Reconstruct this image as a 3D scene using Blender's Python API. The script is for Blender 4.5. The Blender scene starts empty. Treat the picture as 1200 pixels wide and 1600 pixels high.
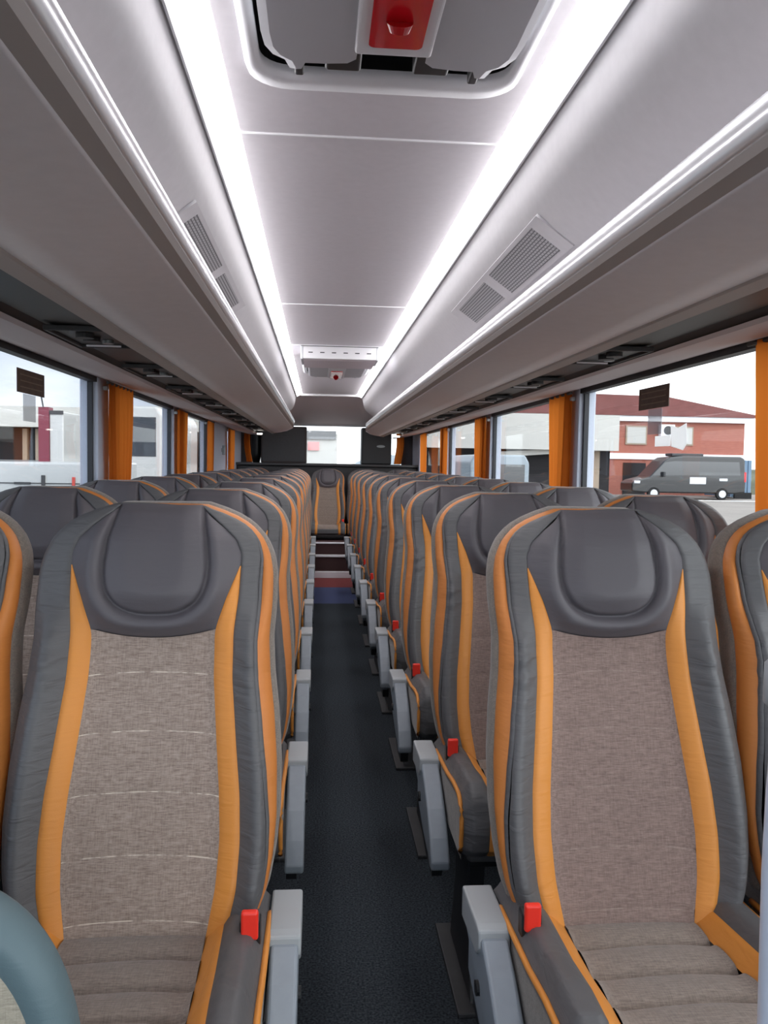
import bpy, bmesh, math, random
from mathutils import Vector, Matrix
random.seed(4)
C = bpy.context.scene.collection
PI = math.pi

# ------------------------------------------------------------------ camera
CAM = Vector((-.115, 0, 1.27))
YAW, PITCH, ROLL = 0.0791945, 0.0585545, 0.0174533
fw = Vector((math.sin(YAW)*math.cos(PITCH), math.cos(YAW)*math.cos(PITCH), -math.sin(PITCH)))
r0 = fw.cross(Vector((0, 0, 1))).normalized(); u0 = r0.cross(fw)
rt = r0*math.cos(ROLL)+u0*math.sin(ROLL); up = -r0*math.sin(ROLL)+u0*math.cos(ROLL)
cd = bpy.data.cameras.new('camera'); cam = bpy.data.objects.new('camera', cd); C.objects.link(cam)
cd.sensor_fit = 'VERTICAL'; cd.sensor_height = 36; cd.lens = 1300/1600*36
cd.clip_start = .03; cd.clip_end = 600
cam.matrix_world = Matrix(((rt.x, up.x, -fw.x, CAM.x), (rt.y, up.y, -fw.y, CAM.y), (rt.z, up.z, -fw.z, CAM.z), (0, 0, 0, 1)))
bpy.context.scene.camera = cam
vs = bpy.context.scene.view_settings
vs.view_transform = 'Standard'; vs.look = 'None'; vs.gamma = 1; vs.use_curve_mapping = False
vs.exposure = 1.2
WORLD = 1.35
LED = 6.2

# ------------------------------------------------------------------ materials
def lin(c):
    return tuple((v/255/12.92 if v/255 <= .04045 else ((v/255+.055)/1.055)**2.4) for v in c)+(1,)
class N:
    def __init__(s, name):
        s.m = bpy.data.materials.new(name); s.m.use_nodes = True
        s.t = s.m.node_tree; s.t.nodes.clear()
        s.out = s.n('ShaderNodeOutputMaterial')
    def n(s, k, **kw):
        a = s.t.nodes.new(k)
        for q, v in kw.items(): setattr(a, q, v)
        return a
    def l(s, a, b): s.t.links.new(a, b)
def mat(name, col, rough=.5, metal=0, spec=.5, noise=0, nscale=40, bump=0, bscale=200, scl=(1, 1, 1), sheen=0, col2=None, coat=0, detail=4):
    q = N(name); b = q.n('ShaderNodeBsdfPrincipled'); q.l(b.outputs[0], q.out.inputs[0])
    b.inputs['Roughness'].default_value = rough; b.inputs['Metallic'].default_value = metal
    b.inputs['Specular IOR Level'].default_value = spec
    b.inputs['Sheen Weight'].default_value = sheen; b.inputs['Coat Weight'].default_value = coat
    tc = q.n('ShaderNodeTexCoord'); mp = q.n('ShaderNodeMapping'); mp.inputs['Scale'].default_value = scl
    q.l(tc.outputs['Object'], mp.inputs[0])
    c = lin(col)
    if noise or col2:
        nz = q.n('ShaderNodeTexNoise'); nz.inputs['Scale'].default_value = nscale; nz.inputs['Detail'].default_value = detail
        q.l(mp.outputs[0], nz.inputs[0])
        mr = q.n('ShaderNodeMapRange'); mr.inputs[1].default_value = .3; mr.inputs[2].default_value = .7
        q.l(nz.outputs[0], mr.inputs[0])
        mx = q.n('ShaderNodeMix', data_type='RGBA'); q.l(mr.outputs[0], mx.inputs[0])
        if col2: c1, c2 = c, lin(col2)
        else:
            c1 = tuple(v*(1-noise) for v in c[:3])+(1,); c2 = tuple(min(1, v*(1+noise)) for v in c[:3])+(1,)
        mx.inputs[6].default_value = c1; mx.inputs[7].default_value = c2
        q.l(mx.outputs[2], b.inputs['Base Color'])
    else: b.inputs['Base Color'].default_value = c
    if bump:
        n2 = q.n('ShaderNodeTexNoise'); n2.inputs['Scale'].default_value = bscale; n2.inputs['Detail'].default_value = 3
        q.l(mp.outputs[0], n2.inputs[0])
        bp = q.n('ShaderNodeBump'); bp.inputs['Strength'].default_value = bump; bp.inputs['Distance'].default_value = .002
        q.l(n2.outputs[0], bp.inputs['Height']); q.l(bp.outputs[0], b.inputs['Normal'])
    return q.m
def emis(name, col, s):
    q = N(name); e = q.n('ShaderNodeEmission'); e.inputs[0].default_value = lin(col); e.inputs[1].default_value = s
    q.l(e.outputs[0], q.out.inputs[0]); return q.m

def fabric(name, ca, cb, stitch):
    # horizontal slub weave with four curved stitched seams
    q = N(name); b = q.n('ShaderNodeBsdfPrincipled'); q.l(b.outputs[0], q.out.inputs[0])
    b.inputs['Roughness'].default_value = .9; b.inputs['Specular IOR Level'].default_value = .15; b.inputs['Sheen Weight'].default_value = .25
    tc = q.n('ShaderNodeTexCoord'); mp = q.n('ShaderNodeMapping'); mp.inputs['Scale'].default_value = (1, 8, 8)
    q.l(tc.outputs['Object'], mp.inputs[0])
    n1 = q.n('ShaderNodeTexNoise'); n1.inputs['Scale'].default_value = 55; n1.inputs['Detail'].default_value = 6; n1.inputs['Roughness'].default_value = .75
    q.l(mp.outputs[0], n1.inputs[0])
    mp2 = q.n('ShaderNodeMapping'); mp2.inputs['Scale'].default_value = (9, 1, 1); q.l(tc.outputs['Object'], mp2.inputs[0])
    n3 = q.n('ShaderNodeTexNoise'); n3.inputs['Scale'].default_value = 60; n3.inputs['Detail'].default_value = 4
    q.l(mp2.outputs[0], n3.inputs[0])
    ad = q.n('ShaderNodeMath', operation='MULTIPLY_ADD'); q.l(n3.outputs[0], ad.inputs[0]); ad.inputs[1].default_value = .35; q.l(n1.outputs[0], ad.inputs[2])
    mr = q.n('ShaderNodeMapRange'); mr.inputs[1].default_value = .48; mr.inputs[2].default_value = .86; q.l(ad.outputs[0], mr.inputs[0])
    mx = q.n('ShaderNodeMix', data_type='RGBA'); q.l(mr.outputs[0], mx.inputs[0])
    mx.inputs[6].default_value = lin(ca); mx.inputs[7].default_value = lin(cb)
    last = mx.outputs[2]
    sp = q.n('ShaderNodeSeparateXYZ'); q.l(tc.outputs['Object'], sp.inputs[0])
    # curve: z + 1.2*x^2 ; lines every .105 m
    x2 = q.n('ShaderNodeMath', operation='MULTIPLY'); q.l(sp.outputs[0], x2.inputs[0]); q.l(sp.outputs[0], x2.inputs[1])
    zz = q.n('ShaderNodeMath', operation='MULTIPLY_ADD'); q.l(x2.outputs[0], zz.inputs[0]); zz.inputs[1].default_value = .4; q.l(sp.outputs[2], zz.inputs[2])
    zo = q.n('ShaderNodeMath', operation='SUBTRACT'); q.l(zz.outputs[0], zo.inputs[0]); zo.inputs[1].default_value = .905-.093*9
    pp = q.n('ShaderNodeMath', operation='PINGPONG'); q.l(zo.outputs[0], pp.inputs[0]); pp.inputs[1].default_value = .0465
    # dist to line
    lt = q.n('ShaderNodeMath', operation='LESS_THAN'); q.l(pp.outputs[0], lt.inputs[0]); lt.inputs[1].default_value = .0009
    ns = q.n('ShaderNodeTexNoise'); ns.inputs['Scale'].default_value = 60; q.l(tc.outputs['Object'], ns.inputs[0])
    nm = q.n('ShaderNodeMapRange'); nm.inputs[1].default_value = .38; nm.inputs[2].default_value = .6; q.l(ns.outputs[0], nm.inputs[0])
    ml = q.n('ShaderNodeMath', operation='MULTIPLY'); q.l(lt.outputs[0], ml.inputs[0]); q.l(nm.outputs[0], ml.inputs[1])
    m3 = q.n('ShaderNodeMath', operation='MULTIPLY'); q.l(ml.outputs[0], m3.inputs[0]); m3.inputs[1].default_value = stitch
    mx2 = q.n('ShaderNodeMix', data_type='RGBA'); q.l(m3.outputs[0], mx2.inputs[0]); q.l(last, mx2.inputs[6]); mx2.inputs[7].default_value = lin((225, 212, 195))
    q.l(mx2.outputs[2], b.inputs['Base Color'])
    bp = q.n('ShaderNodeBump'); bp.inputs['Strength'].default_value = .5; bp.inputs['Distance'].default_value = .001
    q.l(n1.outputs[0], bp.inputs['Height']); q.l(bp.outputs[0], b.inputs['Normal'])
    return q.m

def leather(name, col, wrinkle=1.0):
    q = N(name); b = q.n('ShaderNodeBsdfPrincipled'); q.l(b.outputs[0], q.out.inputs[0])
    b.inputs['Roughness'].default_value = .52; b.inputs['Specular IOR Level'].default_value = .42
    b.inputs['Base Color'].default_value = lin(col)
    tc = q.n('ShaderNodeTexCoord'); mp = q.n('ShaderNodeMapping'); mp.inputs['Scale'].default_value = (1, 1, 5); q.l(tc.outputs['Object'], mp.inputs[0])
    n1 = q.n('ShaderNodeTexNoise'); n1.inputs['Scale'].default_value = 14; n1.inputs['Detail'].default_value = 2; n1.inputs['Distortion'].default_value = .6
    q.l(mp.outputs[0], n1.inputs[0])
    n2 = q.n('ShaderNodeTexNoise'); n2.inputs['Scale'].default_value = 700; q.l(tc.outputs['Object'], n2.inputs[0])
    b1 = q.n('ShaderNodeBump'); b1.inputs['Strength'].default_value = .55*wrinkle; b1.inputs['Distance'].default_value = .006; q.l(n1.outputs[0], b1.inputs['Height'])
    b2 = q.n('ShaderNodeBump'); b2.inputs['Strength'].default_value = .15; b2.inputs['Distance'].default_value = .001; q.l(n2.outputs[0], b2.inputs['Height'])
    q.l(b1.outputs[0], b2.inputs['Normal']); q.l(b2.outputs[0], b.inputs['Normal'])
    return q.m

def glass(name, tint=(238, 242, 244)):
    q = N(name); lw = q.n('ShaderNodeLayerWeight'); lw.inputs[0].default_value = .5
    pw = q.n('ShaderNodeMath', operation='POWER'); q.l(lw.outputs['Facing'], pw.inputs[0]); pw.inputs[1].default_value = 5
    fr = q.n('ShaderNodeMath', operation='MULTIPLY_ADD'); q.l(pw.outputs[0], fr.inputs[0]); fr.inputs[1].default_value = .5; fr.inputs[2].default_value = .02
    tr = q.n('ShaderNodeBsdfTransparent'); tr.inputs[0].default_value = lin(tint)
    gl = q.n('ShaderNodeBsdfGlossy'); gl.inputs['Roughness'].default_value = .01
    mx = q.n('ShaderNodeMixShader'); q.l(fr.outputs[0], mx.inputs[0]); q.l(tr.outputs[0], mx.inputs[1]); q.l(gl.outputs[0], mx.inputs[2])
    q.l(mx.outputs[0], q.out.inputs[0]); return q.m

def curtain_mat():
    q = N('curtain'); d = q.n('ShaderNodeBsdfDiffuse'); d.inputs[0].default_value = lin((206, 108, 42))
    t = q.n('ShaderNodeBsdfTranslucent'); t.inputs[0].default_value = lin((228, 132, 52))
    mx = q.n('ShaderNodeMixShader'); mx.inputs[0].default_value = .5; q.l(d.outputs[0], mx.inputs[1]); q.l(t.outputs[0], mx.inputs[2])
    tc = q.n('ShaderNodeTexCoord'); n = q.n('ShaderNodeTexNoise'); n.inputs['Scale'].default_value = 300; q.l(tc.outputs['Object'], n.inputs[0])
    b = q.n('ShaderNodeBump'); b.inputs['Strength'].default_value = .2; b.inputs['Distance'].default_value = .001; q.l(n.outputs[0], b.inputs['Height']); q.l(b.outputs[0], d.inputs['Normal'])
    q.l(mx.outputs[0], q.out.inputs[0]); return q.m

def sheet_mat(name, col, a):
    q = N(name); tr = q.n('ShaderNodeBsdfTransparent'); d = q.n('ShaderNodeBsdfDiffuse'); d.inputs[0].default_value = lin(col)
    mx = q.n('ShaderNodeMixShader'); mx.inputs[0].default_value = a; q.l(tr.outputs[0], mx.inputs[1]); q.l(d.outputs[0], mx.inputs[2])
    q.l(mx.outputs[0], q.out.inputs[0]); return q.m

def paper_mat():
    q = N('paper_translucent'); d = q.n('ShaderNodeBsdfDiffuse'); d.inputs[0].default_value = lin((250, 250, 250)); t = q.n('ShaderNodeBsdfTranslucent'); t.inputs[0].default_value = lin((250, 250, 250))
    mx = q.n('ShaderNodeMixShader'); mx.inputs[0].default_value = .6; q.l(d.outputs[0], mx.inputs[1]); q.l(t.outputs[0], mx.inputs[2]); q.l(mx.outputs[0], q.out.inputs[0]); return q.m
def brick_mat():
    q = N('brick'); b = q.n('ShaderNodeBsdfPrincipled'); b.inputs['Roughness'].default_value = .9; q.l(b.outputs[0], q.out.inputs[0])
    tc = q.n('ShaderNodeTexCoord'); mp = q.n('ShaderNodeMapping'); mp.inputs['Rotation'].default_value = (PI/2, 0, 0); q.l(tc.outputs['Object'], mp.inputs[0])
    br = q.n('ShaderNodeTexBrick'); br.inputs['Scale'].default_value = 4; br.inputs['Color1'].default_value = lin((158, 92, 76)); br.inputs['Color2'].default_value = lin((146, 80, 68)); br.inputs['Mortar'].default_value = lin((158, 120, 106))
    q.l(mp.outputs[0], br.inputs[0]); q.l(br.outputs[0], b.inputs['Base Color']); return q.m

def grille_mat():
    # light plastic with dark brick-bond slots
    q = N('grille'); b = q.n('ShaderNodeBsdfPrincipled'); b.inputs['Roughness'].default_value = .6; q.l(b.outputs[0], q.out.inputs[0])
    tc = q.n('ShaderNodeTexCoord'); br = q.n('ShaderNodeTexBrick'); br.inputs['Scale'].default_value = 1
    br.inputs['Brick Width'].default_value = .022; br.inputs['Row Height'].default_value = .009; br.inputs['Mortar Size'].default_value = .0016; br.inputs['Mortar Smooth'].default_value = 0
    br.inputs['Color1'].default_value = lin((176, 176, 178)); br.inputs['Color2'].default_value = lin((176, 176, 178)); br.inputs['Mortar'].default_value = lin((95, 95, 98))
    q.l(tc.outputs['UV'], br.inputs[0]); q.l(br.outputs[0], b.inputs['Base Color']); return q.m

M = {
 'leather': leather('charcoal_leather', (90, 89, 90)), 'leather_smooth': leather('headrest_leather', (90, 86, 90), .25),
 'orange': leather('orange_leather', (216, 140, 60), .5),
 'orange_side': leather('side_band_leather', (198, 122, 58), .5),
 'fabric_l': fabric('taupe_fabric_stitched', (122, 106, 97), (178, 161, 149), .75),
 'fabric_r': fabric('taupe_fabric', (112, 94, 88), (156, 135, 126), .12),
 'fabric_c': fabric('cushion_fabric', (112, 100, 92), (156, 141, 130), 0),
 'shell': fabric('shell_fabric', (96, 90, 84), (140, 130, 120), 0),
 'arm': mat('armrest_grey', (138, 146, 154), .45, noise=.04), 'armcap': mat('armrest_cap_grey', (160, 164, 166), .5),
 'black': mat('black_plastic', (26, 27, 29), .45), 'dark': mat('dark_plastic', (52, 52, 54), .55, noise=.1),
 'red': mat('red_plastic', (240, 52, 36), .35), 'redhatch': mat('red_handle', (214, 22, 36), .25, coat=.6),
 'carpet': mat('carpet', (28, 32, 36), .95, spec=.1, col2=(72, 78, 84), nscale=170, bump=1, bscale=400, detail=6),
 'redcarpet': mat('red_carpet', (120, 62, 62), .95, spec=.1, noise=.3, nscale=300), 'bluecarpet': mat('blue_carpet', (72, 80, 112), .95, spec=.1, noise=.3, nscale=300),
 'maroon': mat('step_maroon', (66, 40, 40), .7), 'nosing': mat('step_nosing', (245, 245, 250), .4),
 'ceil': mat('ceiling_panel', (222, 219, 223), .55, noise=.02), 'shoulder': mat('shoulder_panel', (204, 203, 205), .75, spec=.3, noise=.02),
 'under': mat('rack_underside', (228, 224, 228), .65, noise=.02), 'lip': mat('rack_lip', (176, 170, 168), .6),
 'rail': mat('rail', (225, 226, 230), .22, metal=.35, spec=.8), 'channel': mat('service_channel', (40, 39, 40), .5),
 'header': mat('header', (190, 182, 186), .6), 'pillar': mat('pillar', (190, 197, 212), .55), 'gasket': mat('gasket', (28, 30, 36), .5),
 'wall': mat('wall_lining', (92, 92, 96), .85), 'body': mat('body_white', (220, 220, 222), .4), 'ledcase': mat('led_case', (205, 208, 212), .45),
 'curtain': curtain_mat(), 'glass': glass('glass'), 'led': emis('led', (255, 252, 255), LED), 'glow': emis('led_inner', (255, 250, 255), LED*.5),
 'hatch': mat('hatch_panel', (186, 188, 192), .5), 'hatchframe': mat('hatch_frame', (222, 224, 227), .45),
 'grille': grille_mat(), 'white': mat('white_trim', (232, 232, 234), .4), 'pole': mat('pole_white', (206, 214, 228), .3, coat=.3),
 'sticker': mat('sticker_brown', (92, 70, 58), .6, noise=.2, nscale=30), 'stripe': mat('sticker_line', (128, 108, 92), .6),
 'paper': mat('paper', (250, 250, 250), .8), 'film': sheet_mat('ghost_reflection', (176, 178, 186), .45),
 'lamp': emis('reading_lamp', (255, 250, 240), 3.0), 'teal': leather('teal_vinyl', (98, 118, 124), .3), 'beige': fabric('beige_fabric', (150, 143, 128), (190, 182, 165), 0),
 'brown': mat('brown_cabinet', (58, 48, 47), .6), 'endgrey': mat('rear_ceiling', (220, 212, 216), .7), 'badge': mat('badge', (150, 156, 158), .4, metal=.5),
 'asphalt': mat('asphalt', (136, 129, 122), .95, noise=.12, nscale=.8), 'brick': brick_mat(), 'rooft': mat('roof_tile', (112, 66, 62), .85, noise=.12, nscale=3),
 'concrete': mat('fascia', (182, 180, 174), .8), 'darkin': mat('dark_opening', (24, 22, 24), .9), 'van': mat('black_paint', (8, 9, 12), .3, coat=.2, spec=.6),
 'vglass': mat('vehicle_glass', (20, 24, 28), .15, spec=.9), 'tyre': mat('tyre', (20, 20, 20), .9), 'rim': mat('rim', (180, 182, 186), .3, metal=.7),
 'whitepaint': mat('white_paint', (180, 180, 178), .3, coat=.4), 'maroonpaint': mat('maroon_paint', (112, 40, 56), .5), 'container': mat('container_blue', (98, 122, 144), .6, noise=.1),
 'tan': mat('tan_wall', (150, 134, 116), .8), 'bluepaint': mat('light_blue', (66, 134, 162), .5), 'field': mat('field', (84, 86, 66), .95, noise=.25, nscale=.3),
 'greywall': mat('grey_wall', (118, 118, 118), .8), 'plate': mat('white_placard', (215, 222, 228), .6), 'greyvan': mat('grey_blue_paint', (132, 144, 152), .35, coat=.4),
 'redlens': mat('tail_lamp', (190, 30, 36), .3), 'markred': mat('red_mark', (190, 70, 60), .5), 'paperglass': paper_mat(), 'pinkwall': mat('pink_wall', (205, 140, 138), .8),
}

# ------------------------------------------------------------------ world
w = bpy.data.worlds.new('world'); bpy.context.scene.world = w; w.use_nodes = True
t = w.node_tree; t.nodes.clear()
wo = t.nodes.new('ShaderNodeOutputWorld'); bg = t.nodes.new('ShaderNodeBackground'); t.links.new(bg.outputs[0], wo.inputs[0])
tc = t.nodes.new('ShaderNodeTexCoord'); mp = t.nodes.new('ShaderNodeMapping'); mp.inputs['Scale'].default_value = (1, 1, 3.5); t.links.new(tc.outputs['Generated'], mp.inputs[0])
nz = t.nodes.new('ShaderNodeTexNoise'); nz.inputs['Scale'].default_value = 2.6; nz.inputs['Detail'].default_value = 5; t.links.new(mp.outputs[0], nz.inputs[0])
sx = t.nodes.new('ShaderNodeSeparateXYZ'); t.links.new(tc.outputs['Generated'], sx.inputs[0])
# overcast: thicker grey-blue cloud towards -X, bright thin cloud towards +X and ahead
mr = t.nodes.new('ShaderNodeMapRange'); t.links.new(sx.outputs[0], mr.inputs[0]); mr.inputs[1].default_value = -.16; mr.inputs[2].default_value = .04
sb = t.nodes.new('ShaderNodeMath'); sb.operation = 'ADD'; t.links.new(mr.outputs[0], sb.inputs[0])
mr2 = t.nodes.new('ShaderNodeMapRange'); t.links.new(nz.outputs[0], mr2.inputs[0]); mr2.inputs[1].default_value = .35; mr2.inputs[2].default_value = .8; mr2.inputs[4].default_value = .6; t.links.new(mr2.outputs[0], sb.inputs[1])
sb.use_clamp = True
mx = t.nodes.new('ShaderNodeMix'); mx.data_type = 'RGBA'; t.links.new(sb.outputs[0], mx.inputs[0])
mx.inputs[6].default_value = lin((108, 118, 137)); mx.inputs[7].default_value = (1, .99, 1, 1)
t.links.new(mx.outputs[2], bg.inputs[0])
# sky strengthened behind the camera, out of view, added to light the rack undersides
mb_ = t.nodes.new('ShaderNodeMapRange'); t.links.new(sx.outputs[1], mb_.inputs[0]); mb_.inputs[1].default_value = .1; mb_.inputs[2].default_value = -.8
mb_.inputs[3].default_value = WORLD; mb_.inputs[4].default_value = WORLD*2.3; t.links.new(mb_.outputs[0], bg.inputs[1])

# ------------------------------------------------------------------ helpers
def obj(name, verts, faces, m, parent=None, smooth=False, uv=None):
    me = bpy.data.meshes.new(name); me.from_pydata([tuple(v) for v in verts], [], faces)
    b = bmesh.new(); b.from_mesh(me); bmesh.ops.remove_doubles(b, verts=b.verts, dist=1e-5); bmesh.ops.recalc_face_normals(b, faces=b.faces); b.to_mesh(me); b.free()
    if smooth: me.polygons.foreach_set('use_smooth', [True]*len(me.polygons))
    if m: me.materials.append(M[m] if isinstance(m, str) else m)
    o = bpy.data.objects.new(name, me); C.objects.link(o)
    if parent: o.parent = parent
    return o
class MB:
    def __init__(s): s.v = []; s.f = []
    def add(s, v, f):
        k = len(s.v); s.v += [Vector(p) for p in v]; s.f += [tuple(i+k for i in q) for q in f]; return s
    def box(s, x0, x1, y0, y1, z0, z1, bev=0):
        if bev:
            b = bmesh.new(); bmesh.ops.create_cube(b, size=1)
            for v in b.verts: v.co = Vector(((x0+x1)/2+v.co.x*(x1-x0), (y0+y1)/2+v.co.y*(y1-y0), (z0+z1)/2+v.co.z*(z1-z0)))
            bmesh.ops.bevel(b, geom=b.edges[:], offset=bev, segments=3, profile=.5, affect='EDGES')
            b.verts.index_update(); s.add([v.co.copy() for v in b.verts], [tuple(v.index for v in f.verts) for f in b.faces]); b.free(); return s
        v = [(x, y, z) for x in (x0, x1) for y in (y0, y1) for z in (z0, z1)]
        return s.add(v, [(0, 1, 3, 2), (4, 6, 7, 5), (0, 4, 5, 1), (2, 3, 7, 6), (0, 2, 6, 4), (1, 5, 7, 3)])
    def prism(s, pts, a0, a1, axis='x'):
        # pts 2D outline; extruded along axis. axis x: pts=(y,z); y: pts=(x,z); z: pts=(x,y)
        def mk(p, a): return (a, p[0], p[1]) if axis == 'x' else ((p[0], a, p[1]) if axis == 'y' else (p[0], p[1], a))
        n = len(pts); v = [mk(p, a0) for p in pts]+[mk(p, a1) for p in pts]
        return s.add(v, [tuple(range(n)), tuple(range(2*n-1, n-1, -1))]+[(i, (i+1) % n, n+(i+1) % n, n+i) for i in range(n)])
    def tube(s, path, r, seg=12, cap=True):
        P = [Vector(p) for p in path]; k = len(s.v); n = len(P)
        R = r if isinstance(r, (list, tuple)) else [r]*n
        for i, p in enumerate(P):
            d = (P[min(i+1, n-1)]-P[max(i-1, 0)]).normalized()
            a = d.orthogonal() if abs(d.z) < .9 else Vector((1, 0, 0)); a = (a-d*a.dot(d)).normalized(); b = d.cross(a)
            for j in range(seg): s.v.append(p+(a*math.cos(2*PI*j/seg)+b*math.sin(2*PI*j/seg))*R[i])
        for i in range(n-1):
            for j in range(seg): s.f.append((k+i*seg+j, k+i*seg+(j+1) % seg, k+(i+1)*seg+(j+1) % seg, k+(i+1)*seg+j))
        if cap: s.f.append(tuple(k+j for j in range(seg))); s.f.append(tuple(k+(n-1)*seg+j for j in reversed(range(seg))))
        return s
    def cyl(s, c, r, h, axis='z', seg=24):
        d = {'x': Vector((h/2, 0, 0)), 'y': Vector((0, h/2, 0)), 'z': Vector((0, 0, h/2))}[axis]; c = Vector(c)
        return s.tube([c-d, c+d], r, seg)
    def grid(s, rows, flip=False):
        k = len(s.v); nr = len(rows); nc = len(rows[0])
        for r in rows: s.v += [Vector(p) for p in r]
        for i in range(nr-1):
            for j in range(nc-1): s.f.append((k+i*nc+j, k+i*nc+j+1, k+(i+1)*nc+j+1, k+(i+1)*nc+j))
        return s
    def build(s, name, m, parent=None, smooth=False): return obj(name, s.v, s.f, m, parent, smooth)
def tag(o, label=None, cat=None, group=None, kind=None):
    if label: o['label'] = label
    if cat: o['category'] = cat
    if group: o['group'] = group
    if kind: o['kind'] = kind
    return o
def empty(name, loc=(0, 0, 0), rz=0):
    o = bpy.data.objects.new(name, None); C.objects.link(o); o.location = loc; o.rotation_euler = (0, 0, rz); o.empty_display_size = .1; return o
def struct(o): o['kind'] = 'structure'; return o
KIDS = {}
def copy_tree(o, parent=None):
    c = o.copy(); C.objects.link(c)
    if parent: c.parent = parent
    for ch in [x for x in bpy.data.objects if x.parent == o]: copy_tree(ch, c)
    return c
def ip(tab, z):
    if z <= tab[0][0]: return tab[0][1]
    for (a, va), (b, vb) in zip(tab, tab[1:]):
        if z <= b:
            q = (z-a)/(b-a); return va+(vb-va)*q
    return tab[-1][1]
def smooth_tab(tab, n=120, k=4):
    a, b = tab[0][0], tab[-1][0]; xs = [a+(b-a)*i/n for i in range(n+1)]; ys = [ip(tab, x) for x in xs]
    for _ in range(k): ys = [ys[0]]+[(ys[i-1]+ys[i]*2+ys[i+1])/4 for i in range(1, n)]+[ys[-1]]
    return list(zip(xs, ys))
def sst(a, b, x):
    q = max(0, min(1, (x-a)/(b-a))); return q*q*(3-2*q)

# ------------------------------------------------------------------ the coach shell
Y0, Y1 = -1.7, 11.2
WX = 1.16; WT = 1.645; SILL = .80
struct(MB().box(-WX, WX, Y0, 7.45, -.06, 0).build('floor', 'carpet'))
struct(MB().box(-WX, WX, 7.45, 8.42, -.06, 0).build('floor_blue_mat', 'bluecarpet')).name = 'floor_rear'
struct(MB().box(-WX, WX, 8.42, 9.1, -.06, 0.001).build('floor_threshold', 'redcarpet'))
# rear steps
st = struct(MB().box(-WX, WX, 9.12, 9.3, 0, .06).box(-WX, WX, 9.3, 9.45, 0, .225).box(-WX, WX, 9.45, Y1, 0, .355).build('floor_rear_steps', 'maroon'))
for i, (y, za, zb) in enumerate(((9.105, 0.0, .07), (9.285, .21, .235), (9.437, .345, .362))):
    struct(MB().box(-.27, .29, y, y+.035, za, zb, .003).build('trim_%d' % (i+20), 'nosing'))
# side pillars and windows: Y spans of glass
SPANS = {1: [(-1.5, -.1), (.1, 1.9), (2.1, 3.99), (4.13, 6.09), (6.25, 8.15), (8.3, 10.4)], -1: [(-1.5, -.1), (.1, 1.9), (2.1, 4.0), (4.2, 6.05), (6.27, 7.95), (9.5, 10.3)]}
wn = 0
for sd in (1, -1):
    nm = 'right' if sd > 0 else 'left'
    X = sd*WX; Xo = sd*(WX+.07)
    a, b = min(X, Xo), max(X, Xo)
    wl = MB().box(a, b, Y0, Y1, -.35, SILL).box(a, b, Y0, Y1, WT, 2.2)
    sp = SPANS[sd]
    edges = [Y0]+[v for q in sp for v in q]+[Y1]
    struct(wl.build('wall_'+nm, 'wall'))
    for i in range(0, len(edges), 2):
        p = struct(MB().box(min(X-sd*.015, Xo), max(X-sd*.015, Xo), edges[i], edges[i+1], SILL-.02, WT+.01, .006).build('trim_%d' % (i//2+(1 if sd > 0 else 10)), 'pillar'))
    for (ya, yb) in sp:
        wn += 1
        g = MB(); xg = sd*(WX+.025)
        g.box(xg-.003, xg+.003, ya, yb, SILL, WT)
        go = struct(g.build('window_%d' % wn, 'glass'))
        fr = MB(); xa, xb = sorted((sd*(WX+.008), sd*(WX+.03)))
        fr.box(*sorted((sd*(WX-.01), sd*(WX+.03))), ya-.01, yb+.01, WT-.02, WT+.004); fr.box(xa, xb, ya-.01, yb+.01, SILL, SILL+.03)
        fr.box(xa, xb, ya-.01, ya+.02, SILL, WT); fr.box(xa, xb, yb-.02, yb+.01, SILL, WT)
        fr.build('window_frame', 'gasket', go)
# left side pillar latch
lt = MB().box(-WX+.0, -WX+.03, 8.95, 9.15, 1.36, 1.40, .006).box(-WX+.01, -WX+.045, 9.02, 9.06, 1.33, 1.43, .006).build('door_latch', 'badge')
tag(lt, 'small metal latch on the grey panel between the rear left curtains', 'latch')

# ceiling: section points (|x|, z) on the right, mirrored
def strip(name, pts, m, y0, y1, sd=1, th=None, parent=None, ny=2, smooth=False):
    rows = [[(sd*x, y0+(y1-y0)*i/(ny-1), z) for (x, z) in pts] for i in range(ny)]
    return MB().grid(rows).build(name, m, parent, smooth)
CE = 9.9
pan = [(-.315, 2.075), (-.30, 2.062), (-.2, 2.066), (0, 2.07), (.2, 2.066), (.30, 2.062), (.315, 2.075)]
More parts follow.
